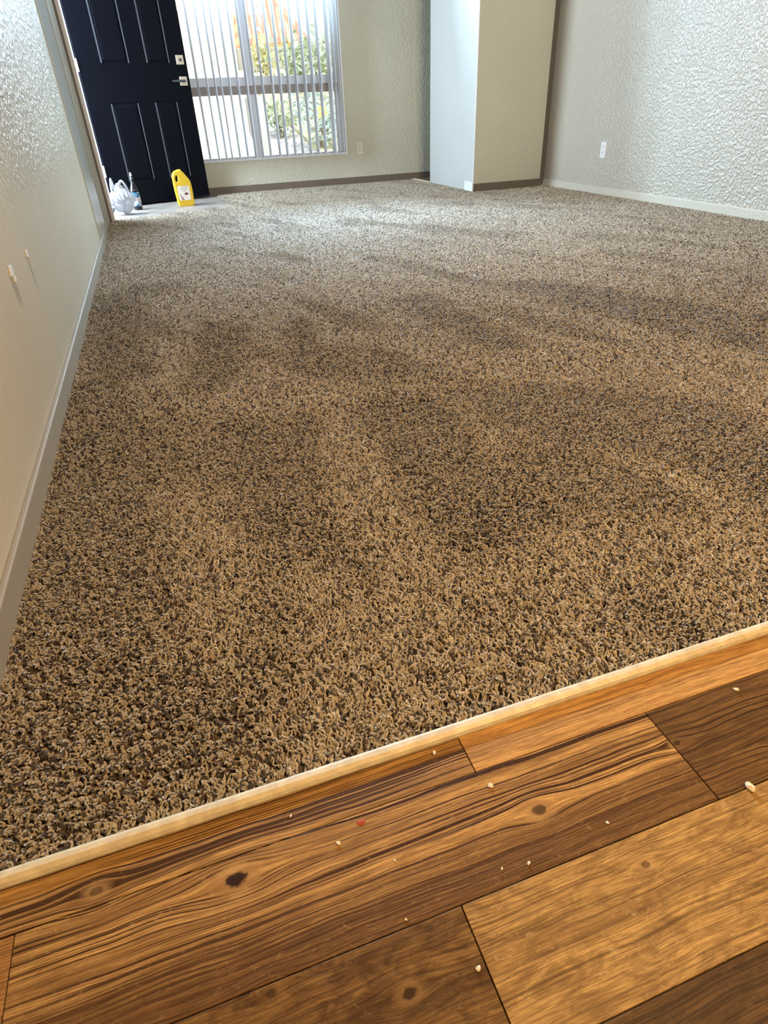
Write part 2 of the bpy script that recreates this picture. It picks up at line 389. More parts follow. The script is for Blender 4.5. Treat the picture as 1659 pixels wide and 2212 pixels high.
def strands(n, box_, seed):
    x = rng.uniform(box_[0], box_[1], n); y = rng.uniform(box_[2], box_[3], n)
    k = inside(x, y, cp); return x[k], y[k]
zones = [((XL, 1.9, .46, 1.45), 70000, .00125, .0098), ((XL, 2.7, 1.45, 2.7), 44000, .00155, .0105), ((1.9, XR, .46, 1.45), 15000, .0022, .011),
         ((2.7, XR, 1.45, 2.7), 15000, .0022, .011), ((XL, XR, 2.7, 4.3), 42000, .0017, .0110), ((XL, XR, 4.3, YB), 32000, .0019, .0110)]
XS, YS, RS, LS = [], [], [], []
for bxz, dens, rad, L in zones:
    area = (bxz[1] - bxz[0]) * (bxz[3] - bxz[2]); a, b_ = strands(int(area * dens), bxz, 1)
    XS.append(a); YS.append(b_); RS.append(np.full(len(a), rad)); LS.append(np.full(len(a), L))
X = np.concatenate(XS); Y = np.concatenate(YS); R_ = np.concatenate(RS) * rng.uniform(.8, 1.25, len(X)); L_ = np.concatenate(LS) * rng.uniform(.8, 1.2, len(X))
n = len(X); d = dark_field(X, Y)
# yarns gather in small tufts: neighbouring yarns share a lean
cell = .0085
ci = np.floor(X / cell + .6 * vnoise(X, Y, .01, 8)).astype(np.int64); cj = np.floor(Y / cell + .6 * vnoise(X, Y, .011, 9)).astype(np.int64)
hsh = ((ci * 73856093) ^ (cj * 19349663)) & 0xffff
ta = np.random.default_rng(11).random(65536)[hsh] * 2 * math.pi
tl = np.random.default_rng(12).random(65536)[hsh]
# nap: tips lie away from the camera in light strokes, towards it in dark strokes
napx = .08 - .10 * d; napy = -.22 * d + .80 * (1 - d); loose = .62 * d + 1.0 * (1 - d)
lx = (.42 * np.cos(ta) + .28 * rng.normal(size=n)) * loose + napx; ly = (.42 * np.sin(ta) + .28 * rng.normal(size=n)) * loose + napy
ln = np.sqrt(lx ** 2 + ly ** 2) + 1e-6; s_ = np.minimum(ln, 1.25) / ln; lx *= s_; ly *= s_
pts = np.zeros((n, 5, 3), np.float32)
tw = rng.uniform(0, 6.28, n); amp = .0020 + .0016 * rng.random(n)
for i, t in enumerate((0, .3, .55, .8, 1.)):
    bend = t ** 1.6
    pts[:, i, 0] = X + lx * L_ * bend * .9 + amp * np.cos(tw + t * 7) * t
    pts[:, i, 1] = Y + ly * L_ * bend * .9 + amp * np.sin(tw + t * 7) * t
    hgt = np.sqrt(np.maximum(1 - (np.minimum(ln, 1.25) * .62) ** 2, .25))
    pts[:, i, 2] = -.0095 + L_ * t * hgt * (.95 + .15 * tl) - (t > .9) * .0006
# keep the pile inside the carpet's edge
pts[:, :, 0] = np.clip(pts[:, :, 0], XL + .013, XR - .013)
cd = bpy.data.hair_curves.new('carpet_pile'); cd.add_curves([5] * n)
cd.attributes['position'].data.foreach_set('vector', pts.reshape(-1))
rr = np.repeat(R_[:, None], 5, 1) * np.array([.9, 1.05, 1.1, 1.0, .55])[None, :]
ra = cd.attributes.get('radius') or cd.attributes.new('radius', 'FLOAT', 'POINT')
ra.data.foreach_set('value', rr.astype(np.float32).reshape(-1))
tint = np.clip(.78 * rng.random(n) + .22 * np.random.default_rng(13).random(65536)[hsh], 0, 1).astype(np.float32)
tint = (tint * (1 - .27 * d)).astype(np.float32)   # nap shading put into the colour: dark strokes get darker yarn
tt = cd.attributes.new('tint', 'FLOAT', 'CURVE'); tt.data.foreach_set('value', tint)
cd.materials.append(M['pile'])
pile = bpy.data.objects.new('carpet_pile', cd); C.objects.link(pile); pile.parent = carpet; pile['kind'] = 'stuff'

# ------------------------------------------------------------------ front door, standing open in front of the window
hx, hy, ex, ey = -.3604, 6.698, .5372, 6.990
ang = math.atan2(ey - hy, ex - hx); DW = math.hypot(ex - hx, ey - hy)
door = empty('door_1', (hx, hy, 0), ang); door['kind'] = 'structure'
bm = bmesh.new(); DT = .044
px = [(.13, .455), (.545, .83)]; pz = [(.19, .80), (1.07, 1.62), (1.73, 1.90)]
px = [(a * DW * 1.0, b_ * DW) for a, b_ in ((.20, .462), (.615, .84))]
box(bm, 0, DW, .006, DT - .006, .012, 2.03)
xs = [0, px[0][0], px[0][1], px[1][0], px[1][1], DW]; zs = [.012, pz[0][0], pz[0][1], pz[1][0], pz[1][1], pz[2][0], pz[2][1], 2.03]
for (sy0, sy1) in ((0, .0065), (DT - .0065, DT)):
    for i in (0, 2, 4): box(bm, xs[i], xs[i + 1], sy0, sy1, .012, 2.03)
    for j in (0, 2, 4, 6):
        for i in (1, 3): box(bm, xs[i], xs[i + 1], sy0, sy1, zs[j], zs[j + 1])
obj('door_leaf', bm, M['navy'], door)
for (a, b_) in px:
    for (c0, c1) in pz:
        bm = bmesh.new()                                     # raised panel with sloping sides
        a0, a1, z0, z1 = a + .012, b_ - .012, c0 + .012, c1 - .012; s = .022
        o_ = [bm.verts.new(v) for v in ((a0, .0065, z0), (a1, .0065, z0), (a1, .0065, z1), (a0, .0065, z1))]
        i_ = [bm.verts.new(v) for v in ((a0 + s, -.001, z0 + s), (a1 - s, -.001, z0 + s), (a1 - s, -.001, z1 - s), (a0 + s, -.001, z1 - s))]
        bm.faces.new(i_)
        for q in range(4): bm.faces.new((o_[q], o_[(q + 1) % 4], i_[(q + 1) % 4], i_[q]))
        bmesh.ops.recalc_face_normals(bm, faces=bm.faces)
        dp = obj('door_panel', bm, M['navy'], door)
        for sx, wd in ((a + .002, .013), (b_ - .012, .009)):
            obj('panel_bead', bx(sx, sx + wd, -.002, .007, c0 + .008, c1 - .008, bev=.002), M['bead'], dp)
# locks: square rosettes
def rosette(xc, zc, name):
    r = obj(name, bx(xc - .034, xc + .034, -.012, 0, zc - .034, zc + .034, bev=.003), M['brass'], door); r['label'] = 'square satin metal plate'
    return r
db = rosette(DW - .060, 1.10, 'deadbolt')
bm = bmesh.new(); lathe(bm, [(.012, 0), (.012, .008), (.009, .010)], 20)
bmesh.ops.rotate(bm, verts=bm.verts, cent=(0, 0, 0), matrix=Matrix.Rotation(math.pi / 2, 3, 'X')); bmesh.ops.translate(bm, verts=bm.verts, vec=(DW - .060, -.012, 1.10))
obj('keyhole', bm, M['dark_metal'], db)
ro = rosette(DW - .060, .945, 'door_handle')
bm = bmesh.new(); tube(bm, [(DW - .060, -.012, .945), (DW - .060, -.045, .945), (DW - .068, -.052, .945), (DW - .10, -.054, .945), (DW - .18, -.052, .944)], [.011, .010, .010, .0095, .008], 10)
obj('lever', bm, M['dark_metal'], ro)
# jamb, hinges and sill of the doorway
jm = bmesh.new(); box(jm, XL - .12, XL + .002, 5.82, 5.845, 0, 2.06, bev=.002); box(jm, XL - .12, XL, 6.715, 6.735, 0, 2.06); box(jm, XL - .12, XL + .002, 5.84, 6.72, 2.03, 2.06)
dj = empty('door_2', (XL, 6.27, 0)); dj['kind'] = 'structure'
o = obj('door_jamb', jm, M['alu_white'], dj); o.matrix_parent_inverse = Matrix.Translation((-XL, -6.27, 0))
o = obj('door_sill', bx(XL - .14, XL + .01, 5.845, 6.715, -.02, .002, bev=.003), M['dark_metal'], dj); o.matrix_parent_inverse = Matrix.Translation((-XL, -6.27, 0))
for z in (.25, 1.02, 1.8):
    bm = bmesh.new(); lathe(bm, [(.007, z), (.007, z + .09)], 12, cx=-.004, cy=-.004); obj('hinge', bm, M['brass'], door)

# ------------------------------------------------------------------ window
win = empty('window_1', ((WX0 + WX1) / 2, YB, WZ0)); win['kind'] = 'structure'
def wpart(name, bm, m_, par=None, smooth=False):
    o = obj(name, bm, m_, par or win, smooth)
    o.matrix_parent_inverse = Matrix.Translation((-(WX0 + WX1) / 2, -YB, -WZ0)) if not par else Matrix()
    return o
bm = bmesh.new(); box(bm, WX0, WX1, YB - .004, YB + .12, WZ0 - .004, WZ0 + .012, bev=.002); box(bm, WX1 - .012, WX1 + .002, YB - .002, YB + .12, WZ0, WZ1)
box(bm, WX0, WX0 + .012, YB - .002, YB + .12, WZ0, WZ1); box(bm, WX0, WX1, YB - .002, YB + .12, WZ1 - .01, WZ1)
wpart('window_reveal', bm, M['alu_white'])
FY0, FY1 = YB + .055, YB + .10
bm = bmesh.new(); box(bm, WX0 + .01, WX1 - .012, FY0, FY1, WZ0 + .01, WZ0 + .028, bev=.002)
box(bm, WX1 - .05, WX1 - .012, FY0, FY1, WZ0, WZ1, bev=.002); box(bm, WX0 + .01, WX0 + .045, FY0, FY1, WZ0, WZ1, bev=.002); box(bm, WX0, WX1, FY0, FY1, WZ1 - .05, WZ1 - .01)
wpart('window_frame', bm, M['alu'])
wpart('mullion', bx(1.10, 1.165, FY0 - .012, FY1, WZ0 + .01, WZ1 - .02, bev=.003), M['alu'])
wpart('mullion', bx(1.075, 1.10, FY0 - .02, FY1 - .02, WZ0 + .01, WZ1 - .02, bev=.003), M['alu_white'])
wpart('sash_rail', bx(WX0 + .04, WX1 - .04, FY0 - .006, FY1, .90, .972, bev=.003), M['alu'])
wpart('transom', bx(WX0 + .04, WX1 - .012, FY0 - .014, FY1, .832, .902, bev=.003), M['rail_brown'])
for (a, b_, c0, c1) in ((WX0 + .04, 1.08, WZ0 + .02, .84), (1.16, WX1 - .045, WZ0 + .02, .84), (WX0 + .04, 1.08, .96, WZ1 - .04), (1.16, WX1 - .045, .96, WZ1 - .04)):
    wpart('window_pane', bx(a, b_, FY0 + .02, FY0 + .024, c0, c1), M['glass'])
# vertical blind: headrail and hanging vanes turned open
bl = empty('vertical_blind', (1.25, YB - .09, 2.38)); tag(bl, 'open vertical blind with pale narrow vanes hanging in front of the window', 'blind')
hr = obj('headrail', bx(-.86, .82, -.025, .025, 0, .045, bev=.004), M['white'], bl)
vx = [.44, .53, .611, .697, .771, .826, .904, .983, 1.066, 1.135, 1.214, 1.309, 1.385, 1.467, 1.545, 1.63, 1.708, 1.787, 1.885, 1.932, 1.975]
for i, v in enumerate(vx):
    bm = bmesh.new(); nseg = 6; W_ = .089; Z0 = -2.075
    ring = []
    for q in range(nseg + 1):
        t = q / nseg - .5; ring.append((.006 * (1 - 4 * t * t), t * W_))
    for zz in (Z0, 0):
        pass
    for th in (0, .0012):
        rows_ = [[bm.verts.new((a + th, b_, zz)) for a, b_ in ring] for zz in (Z0, 0)]
        for q in range(nseg):
            bm.faces.new((rows_[0][q], rows_[0][q + 1], rows_[1][q + 1], rows_[1][q]))
    rot = math.radians(random.uniform(4, 8)) if i not in (5, 18, 19) else math.radians(random.choice((3, 16)))
    bmesh.ops.rotate(bm, verts=bm.verts, cent=(0, 0, 0), matrix=Matrix.Rotation(rot, 3, 'Z'))
    obj('vane', bm, M['vane'], bl, smooth=True, loc=(v - 1.25, 0, 0))

# ------------------------------------------------------------------ outlets
def outlet(loc, rz, pm, label, name='wall_outlet'):
    e = empty(name, loc, rz); tag(e, label, 'outlet')
    cpl = obj('cover_plate', bx(-.035, .035, -.005, 0, -.057, .057, bev=.002), pm, e)
    for zz in (-.021, .021):
        s_o = obj('socket', bx(-.017, .017, -.0065, -.004, zz - .014, zz + .014, bev=.002), pm, e)
        bm = bmesh.new()
        for xx in (-.006, .006): box(bm, xx - .001, xx + .001, -.0072, -.0064, zz - .002, zz + .008)
        box(bm, -.002, .002, -.0072, -.0064, zz - .010, zz - .006)
        obj('socket_slots', bm, M['slot'], s_o)
    bm = bmesh.new(); lathe(bm, [(.003, 0), (.003, .001)], 12)
    bmesh.ops.rotate(bm, verts=bm.verts, cent=(0, 0, 0), matrix=Matrix.Rotation(math.pi / 2, 3, 'X')); bmesh.ops.translate(bm, verts=bm.verts, vec=(0, -.005, 0))
    obj('screw', bm, pm, e)
outlet((XR, 4.87, .318), -math.pi / 2, M['white'], 'bright white wall outlet on the textured right wall')
outlet((2.18, YB, .325), 0, M['ivory'], 'outlet painted wall colour on the back wall right of the window')

# ------------------------------------------------------------------ things by the door
# yellow jug
jug = empty('yellow_jug', (.275, 6.47, -.006), math.radians(4)); tag(jug, 'yellow plastic jug with slanted shoulder and moulded handle standing before the navy door', 'jug')
def curve2d(name, outline, holes, extr, bev, m_, parent):
    cu = bpy.data.curves.new(name, 'CURVE'); cu.dimensions = '2D'; cu.fill_mode = 'BOTH'; cu.extrude = extr; cu.bevel_depth = bev; cu.bevel_resolution = 4
    for P_, cyc in [(outline, True)] + [(h_, True) for h_ in holes]:
        s = cu.splines.new('BEZIER'); s.bezier_points.add(len(P_) - 1); s.use_cyclic_u = True
        for bp, (a, b_) in zip(s.bezier_points, P_):
            bp.co = (a, b_, 0); bp.handle_left_type = bp.handle_right_type = 'AUTO'
    cu.resolution_u = 8; tmp = bpy.data.objects.new(name + '_tmp', cu); C.objects.link(tmp)
    dg = bpy.context.evaluated_depsgraph_get(); me = bpy.data.meshes.new_from_object(tmp.evaluated_get(dg)); bpy.data.objects.remove(tmp); bpy.data.curves.remove(cu)
    me.transform(Matrix.Rotation(math.pi / 2, 4, 'X')); me.name = name; me.materials.clear(); me.materials.append(m_)
    for p_ in me.polygons: p_.use_smooth = True
    o = bpy.data.objects.new(name, me); C.objects.link(o); o.parent = parent; return o
M['yellow'] = mat('yellow_hdpe', (.66, .43, .02), .38)
M['label_white'] = mat('label_paper', (.78, .72, .66), .55)
M['label_grey'] = mat('label_grey', (.42, .40, .33), .6); M['label_red'] = mat('label_red', (.10, .012, .018), .6); M['label_brown'] = mat('label_brown', (.16, .075, .06), .6); M['label_pink'] = mat('label_pink', (.55, .30, .27), .6)
out = [(-.058, .012), (-.045, .006), (.045, .006), (.058, .014), (.062, .06), (.062, .17), (.058, .195), (.030, .240), (.004, .272), (-.012, .280), (-.030, .278), (-.056, .266), (-.068, .246), (-.069, .205), (-.070, .190), (-.064, .06)]
hole = [(-.056, .250), (-.032, .254), (-.028, .222), (-.037, .192), (-.058, .194)]
jb = curve2d('jug_body', out, [hole],   .030, .010, M['yellow'], jug)
bm = bmesh.new(); lathe(bm, [(.019, .272), (.020, .276), (.020, .290), (.017, .293)], 24, cx=-.012)
obj('cap', bm, M['yellow'], jug, smooth=False)
bm = bmesh.new(); LY = -.0408
prism(bm, [(-.050, .050), (.040, .050), (.046, .056), (.046, .160), (.040, .166), (-.050, .166), (-.058, .158), (-.058, .058)], LY, LY + .0012, axis='y', mi=0)
def mark(bm, poly, mi): prism(bm, poly, LY - .0005, LY, axis='y', mi=mi)
mark(bm, [(-.020, .155), (.036, .155), (.036, .163), (-.020, .163)], 1)
for a in (-.030, -.020, -.010, .002, .012, .022): mark(bm, [(a, .132), (a + .006, .132), (a + .008, .148), (a + .002, .149)], 1)
for a in (-.010, -.002, .008): mark(bm, [(a, .116), (a + .005, .116), (a + .006, .126), (a + .001, .126)], 1)
mark(bm, [(-.004, .100), (.010, .090), (.030, .100), (.024, .108), (.012, .113), (.004, .108)], 2)
mark(bm, [(-.014, .098), (-.004, .102), (.004, .096), (-.004, .092)], 4); mark(bm, [(.022, .100), (.036, .104), (.036, .096), (.028, .093)], 4)
mark(bm, [(-.040, .105), (-.034, .085), (-.012, .055), (-.018, .052), (-.038, .078), (-.044, .104)], 3)
mark(bm, [(-.036, .072), (-.022, .052), (-.040, .053)], 4)
lb = obj('jug_label', bm, [M['label_white'], M['label_grey'], M['label_red'], M['label_brown'], M['label_pink']], jug); lb['label'] = 'white printed label with small dark red flower'
# dark bottle
bot = empty('dark_bottle', (-.148, 6.47, -.006), math.radians(5)); tag(bot, 'dark glass bottle with long neck and pale blue label beside the plastic bag', 'bottle')
M['darkglass'] = mat('dark_glass', (.006, .005, .008), .12, spec=.5)
bm = bmesh.new(); lathe(bm, [(.030, 0), (.036, .004), (.037, .02), (.037, .145), (.034, .165), (.024, .190), (.0155, .212), (.0135, .235), (.0135, .268)], 32)
obj('bottle_body', bm, M['darkglass'], bot, smooth=True)
M['cap_glint'] = mat('cap_highlight', (.50, .68, .80), .3, metal=.2)  # highlight on the bottle neck, put into a pale blue cap colour
bm = bmesh.new(); lathe(bm, [(.0138, .250), (.0105, .266), (.0085, .284), (.0075, .294)], 24); obj('bottle_cap_highlight', bm, M['cap_glint'], bot, smooth=False)
def blab(nt, b):
    n = N(nt); v, x, y_, z_ = n.objc()
    bl1 = n.m('MULTIPLY', n.ramp(n.noise(v, 45, 2), .42, .52), n.ramp(n.m('ABSOLUTE', n.m('SUBTRACT', z_, .085)), .012, .02))
    c = n.mix(bl1, (.50, .52, .58, 1), (.02, .14, .26, 1))
    r = n.m('SQRT', n.m('ADD', n.m('POWER', n.m('SUBTRACT', x, .004), 2), n.m('POWER', n.m('SUBTRACT', z_, .085), 2)))
    c = n.mix(n.ramp(r, .006, .010, 1, 0), c, (.60, .28, .30, 1)); nt.links.new(c, b.inputs['Base Color'])
M['bluelabel'] = mat('blue_label', (.7, .7, .8), .5, build=blab)
bm = bmesh.new(); seg = 20; ra_ = .0376; vs = []
for i in range(seg + 1):
    a = math.radians(-170 + 150 * i / seg); vs.append([bm.verts.new((ra_ * math.cos(a), ra_ * math.sin(a), z)) for z in (.032, .142)])
for i in range(seg): bm.faces.new((vs[i][0], vs[i + 1][0], vs[i + 1][1], vs[i][1]))
obj('bottle_label', bm, M['bluelabel'], bot, smooth=True)
# crumpled plastic bag with two loop handles
M['film'] = mat('white_film', (.60, .62, .66), .28)
def filmf(nt, b):
    out = nt.nodes['Material Output']; t = nt.nodes.new('ShaderNodeBsdfTranslucent'); t.inputs[0].default_value = (.48, .50, .55, 1)
    tr = nt.nodes.new('ShaderNodeBsdfTransparent'); x = nt.nodes.new('ShaderNodeMixShader'); x.inputs[0].default_value = .3
    y_ = nt.nodes.new('ShaderNodeMixShader'); y_.inputs[0].default_value = .12
    nt.links.new(b.outputs[0], x.inputs[1]); nt.links.new(t.outputs[0], x.inputs[2]); nt.links.new(x.outputs[0], y_.inputs[1]); nt.links.new(tr.outputs[0], y_.inputs[2]); nt.links.new(y_.outputs[0], out.inputs[0])
filmf(M['film'].node_tree, M['film'].node_tree.nodes['Principled BSDF'])
bag = empty('plastic_bag', (-.262, 6.19, -.004)); tag(bag, 'crumpled white plastic bag sitting in the corner beside the navy door', 'bag')
bm = bmesh.new(); bmesh.ops.create_icosphere(bm, subdivisions=5, radius=1)
rf = random.Random(3); folds = [(Vector((rf.gauss(0, 1), rf.gauss(0, 1), rf.gauss(0, .6))).normalized(), rf.uniform(-.2, .5), rf.uniform(.08, .20), rf.uniform(9, 20)) for _ in range(15)]
for v in bm.verts:
    q = v.co.copy(); s = 0
    for dvec, off, am, sh in folds:
        s -= am * math.exp(-((q.dot(dvec) - off) * sh) ** 2)
    s += .05 * math.sin(9 * q.x + 4 * q.z) * math.sin(7 * q.y + 3)
    t = (q.z + 1) / 2; wdt = (.72 + .34 * math.sin(math.pi * min(t * 1.15, 1))) * (1 if t < .6 else 1 - (t - .6) * 1.05)
    v.co = Vector((q.x * .105 * wdt * (1 + s) + .010 * (1 - t), q.y * .085 * wdt * (1 + s), max(0, .120 + q.z * .125 * (1 + s * .6))))
obj('bag_body', bm, M['film'], bag, smooth=True)
def strap(p0, p1, top, w0, name='bag_handle'):
    bm = bmesh.new(); P_ = []
    for i in range(17):
        t = i / 16; a = Vector(p0).lerp(Vector(p1), t); a.z += (top) * math.sin(math.pi * t) ** .7; a.y += .01 * math.sin(7 * t); P_.append(a)
    tube(bm, P_, [w0 * (1 - .45 * math.sin(math.pi * i / 16)) for i in range(17)], 8, .35); obj(name, bm, M['film'], bag, smooth=True)
strap((.006, -.01, .195), (.072, -.005, .150), .080, .014)
strap((-.058, .0, .180), (-.036, .0, .200), .085, .010)

# ------------------------------------------------------------------ chips on the left wall
M['chip'] = mat('white_plaster', (.93, .95, .98), .35)
chips = [(2.060, .3755, .014, .010, 'small white chip on the left wall, nearest the doorway'),
         (1.7968, .3790, .020, .013, 'largest of the small white chips on the left wall'),
         (1.8089, .3568, .011, .007, 'smallest white chip on the left wall, just below the largest chip')]
for (yy, zz, a, b_, lb_) in chips:
    bm = bmesh.new(); prism(bm, [(-a, -b_ * .8), (a * .7, -b_), (a, b_ * .8), (-a * .6, b_)], 0, .0032, axis='x', bev=.0008)
    o = tag(obj('wall_chip', bm, M['chip'], loc=(XL, yy, zz)), lb_, 'chip', 'white chips on the left wall')

# ------------------------------------------------------------------ crumbs on the planks
M['crumb'] = mat('crumb_white', (.82, .76, .62), .7); M['crumb_red'] = mat('crumb_red', (.35, .05, .01), .6)
crumbs = [(.1866, .4408 - .012, .0028, 'pale crumb on the planks touching the cream strip'), (.2322, .3637, .0032, 'white crumb on the streaky plank near its light plank neighbour'),
          (-.0012, .411, .0018, 'tiny pale crumb on the streaky plank beside the strip, left of the red speck'), (.0426, .3615, .0024, 'thin curled white crumb just below the red speck'),
          (.3343, .2787, .0018, 'tiny white crumb right of centre on the dark half of the streaky plank'), (.2294, .2705, .0020, 'white sliver crumb on the dark half of the streaky plank'),
          (.1998, .2752, .0013, 'pinpoint crumb just left of the white sliver crumb'), (.0955, .3225, .0012, 'pinpoint crumb in the middle of the streaky plank'),
          (.0865, .2645, .0014, 'pinpoint crumb at the lower edge of the streaky plank'), (.1359, .2024, .0024, 'white crumb on the mottled brown plank beside the end seam'),
          (.5137, .2567, .0055, 'largest white crumb, at the right edge by the tan plank'), (.6092, .3541 + .02, .0035, 'flat pale crumb at the far right near the strip')]
for (a, b_, r, lb_) in crumbs:
    bm = bmesh.new(); bmesh.ops.create_icosphere(bm, subdivisions=2, radius=1)
    for v in bm.verts:
        s = 1 + random.uniform(-.22, .22); v.co = Vector((v.co.x * r * s * 1.15, v.co.y * r * s * .85, max(0, (v.co.z * .6 + .45) * r * s)))
    bmesh.ops.rotate(bm, verts=bm.verts, cent=(0, 0, 0), matrix=Matrix.Rotation(random.uniform(0, 3), 3, 'Z'))
    tag(obj('crumb', bm, M['crumb'], loc=(a, b_, 0)), lb_, 'crumb', 'white crumbs on the plank floor')
bm = bmesh.new(); bmesh.ops.create_icosphere(bm, subdivisions=2, radius=1)
for v in bm.verts: v.co = Vector((v.co.x * .0055, v.co.y * .0028 * (1 + .3 * random.random()), max(0, v.co.z * .0012)))
tag(obj('red_speck', bm, M['crumb_red'], loc=(.0736, .3758, 0)), 'small flat red speck on the streaky wood plank', 'speck')
# lint lying in the pile
M['lint'] = mat('dark_lint', (.012, .010, .009), .8)
bm = bmesh.new(); bmesh.ops.create_icosphere(bm, subdivisions=2, radius=1)
for v in bm.verts: v.co = Vector((v.co.x * .0075, v.co.y * .003, v.co.z * .002))
tag(obj('lint', bm, M['lint'], loc=(.040, 1.525, .004)), 'tiny black scrap of lint lying on the carpet', 'lint')

# ------------------------------------------------------------------ outside
def simple(name, base, var, scale=6, rough=.8):  # outside colours are kept pale: the glare haze is put into them
    def f(nt, b):
        n = N(nt); p, x, y_, z_ = n.pos(); c = n.mix(n.ramp(n.noise(p, scale, 4), .38, .62), (*base, 1), (*var, 1)); nt.links.new(c, b.inputs['Base Color'])
    return mat(name, base, rough, build=f)
M['pave'] = simple('pale_paving', (.58, .53, .53), (.64, .58, .57), 1.5)
M['curb'] = simple('curb_concrete', (.80, .74, .60), (.74, .68, .56), 4)
M['gravel'] = simple('gravel_bank', (.72, .66, .52), (.52, .50, .40), 3.2)
M['drygrass'] = simple('dry_ground', (.78, .68, .36), (.50, .45, .32), 4)
M['cream'] = mat('cream_stucco', (.86, .83, .64), .9)
M['yellowwall'] = simple('yellow_stucco', (.90, .78, .42), (.84, .70, .36), 1.2)
M['greywall'] = simple('grey_block', (.42, .38, .33), (.36, .33, .29), 3)
def rooff(nt, b):
    n = N(nt); p, x, y_, z_ = n.pos()
    wv = n.m('ABSOLUTE', n.m('SINE', n.m('MULTIPLY', x, 15.)))
    c = n.mix(n.m('MULTIPLY', n.ramp(wv, .35, .6), n.ramp(n.noise(n.comb(n.m('MULTIPLY', x, 3), n.m('MULTIPLY', z_, 1), 0), 3, 3), .35, .6)), (.78, .26, .20, 1), (.90, .66, .42, 1))
    nt.links.new(c, b.inputs['Base Color']); n.bump(wv, .6, .05, b)
M['roof'] = mat('clay_tiles', (.6, .15, .1), .8, build=rooff)
M['bark'] = mat('bark', (.25, .18, .12), .9)
def leafm(name, a, b2):
    def f(nt, b):
        n = N(nt); p, x, y_, z_ = n.pos(); c = n.mix(n.ramp(n.noise(p, 3, 3), .35, .65), (*a, 1), (*b2, 1)); nt.links.new(c, b.inputs['Base Color'])
    return mat(name, a, .6, build=f)
M['leaf'] = leafm('leaf_green', (.34, .42, .26), (.52, .56, .36)); M['leaf_blue'] = leafm('leaf_grey_green', (.46, .54, .48), (.62, .68, .60)); M['leaf_yellow'] = leafm('leaf_yellow', (.66, .62, .30), (.80, .74, .42)); M['flower'] = mat('yellow_flower', (.9, .8, .2), .6)

bm = bmesh.new()      # ground rising gently away from the house
g = [(-14, 7.30, -.12), (22, 7.30, -.12), (22, 9.2, .0), (-14, 9.2, .0)]
pr = [(7.30, -.12), (9.2, .0), (13, .62), (17, 1.36), (20, 1.62), (60, 2.2)]
for (a, za), (b_, zb) in zip(pr, pr[1:]):
    f = bm.faces.new([bm.verts.new(v) for v in ((-25, a, za), (35, a, za), (35, b_, zb), (-25, b_, zb))])
    f.material_index = 0 if a < 17 else 1
bmesh.ops.remove_doubles(bm, verts=bm.verts, dist=.001)
r = bmesh.ops.extrude_face_region(bm, geom=list(bm.faces)); bmesh.ops.translate(bm, verts=[v for v in r['geom'] if isinstance(v, bmesh.types.BMVert)], vec=(0, 0, -.5))
bmesh.ops.recalc_face_normals(bm, faces=bm.faces)
obj('ground', bm, [M['pave'], M['gravel']], kind='structure')
def gz(y_):
    for (a, za), (b_, zb) in zip(pr, pr[1:]):
        if a <= y_ <= b_: return za + (zb - za) * (y_ - a) / (b_ - a)
    return pr[-1][1]
obj('ground_side', bx(-25, XL - .12, -6, 7.3, -.6, -.12), M['pave'], kind='structure')
def slab(name, x0, x1, y0, y1, h, m_, sk=0):
    bm = bmesh.new(); vs = [(x0, y0), (x1, y0 - sk), (x1, y1 - sk), (x0, y1)]
    lo = [bm.verts.new((a, b_, gz(b_) - .05)) for a, b_ in vs]; hi = [bm.verts.new((a, b_, gz(b_) + h)) for a, b_ in vs]
    bm.faces.new(lo[::-1]); bm.faces.new(hi)
    for i in range(4): bm.faces.new((lo[i], lo[(i + 1) % 4], hi[(i + 1) % 4], hi[i]))
    return obj(name, bm, m_)
tag(slab('curb', -6, 1.75, 9.9, 10.05, .09, M['curb'], -.35), 'near low concrete curb crossing the pale drive outside the left panes', 'curb')
tag(slab('curb', -6, 2.3, 12.6, 12.75, .10, M['curb'], -.5), 'far low concrete curb crossing the pale drive outside the left panes', 'curb')
obj('ground_yard', bx(-25, 35, 20, 20.02, 1.0, 1.63), M['gravel'], kind='structure')
dg_ = slab('ground_lawn', 2.45, 9, 9.3, 16.5, .03, M['drygrass']); dg_['kind'] = 'structure'
tag(obj('low_wall', bx(1.44, 1.66, 9.6, 9.95, -.05, .86, bev=.02), M['greywall']), 'grey block pillar outside the lower right pane next to the mullion', 'pillar')
bm = bmesh.new(); prism(bm, [(1.16, .0), (1.52, .0), (1.22, .66)], 9.0, 9.2, axis='y', bev=.01); tag(obj('white_ramp_wall', bm, M['alu_white']), 'bright white sloping side wall just outside behind the mullion', 'wall')
tag(obj('block_wall', bx(2.9, 7.5, 20.2, 20.4, 1.0, 2.12, bev=.02), M['greywall']), 'long grey block wall in front of the yellow house', 'wall')
# cream building filling the upper left panes
cb = empty('cream_building', (1.2, 29, 1.7)); tag(cb, 'pale cream stucco building seen through the upper left panes', 'building')
obj('building_wall', bx(-6, 3.4, 0, 4, -.8, 6), M['cream'], cb)
obj('parapet', bx(-6.1, 3.5, -.1, 4.1, 6, 6.25), M['alu_white'], cb)
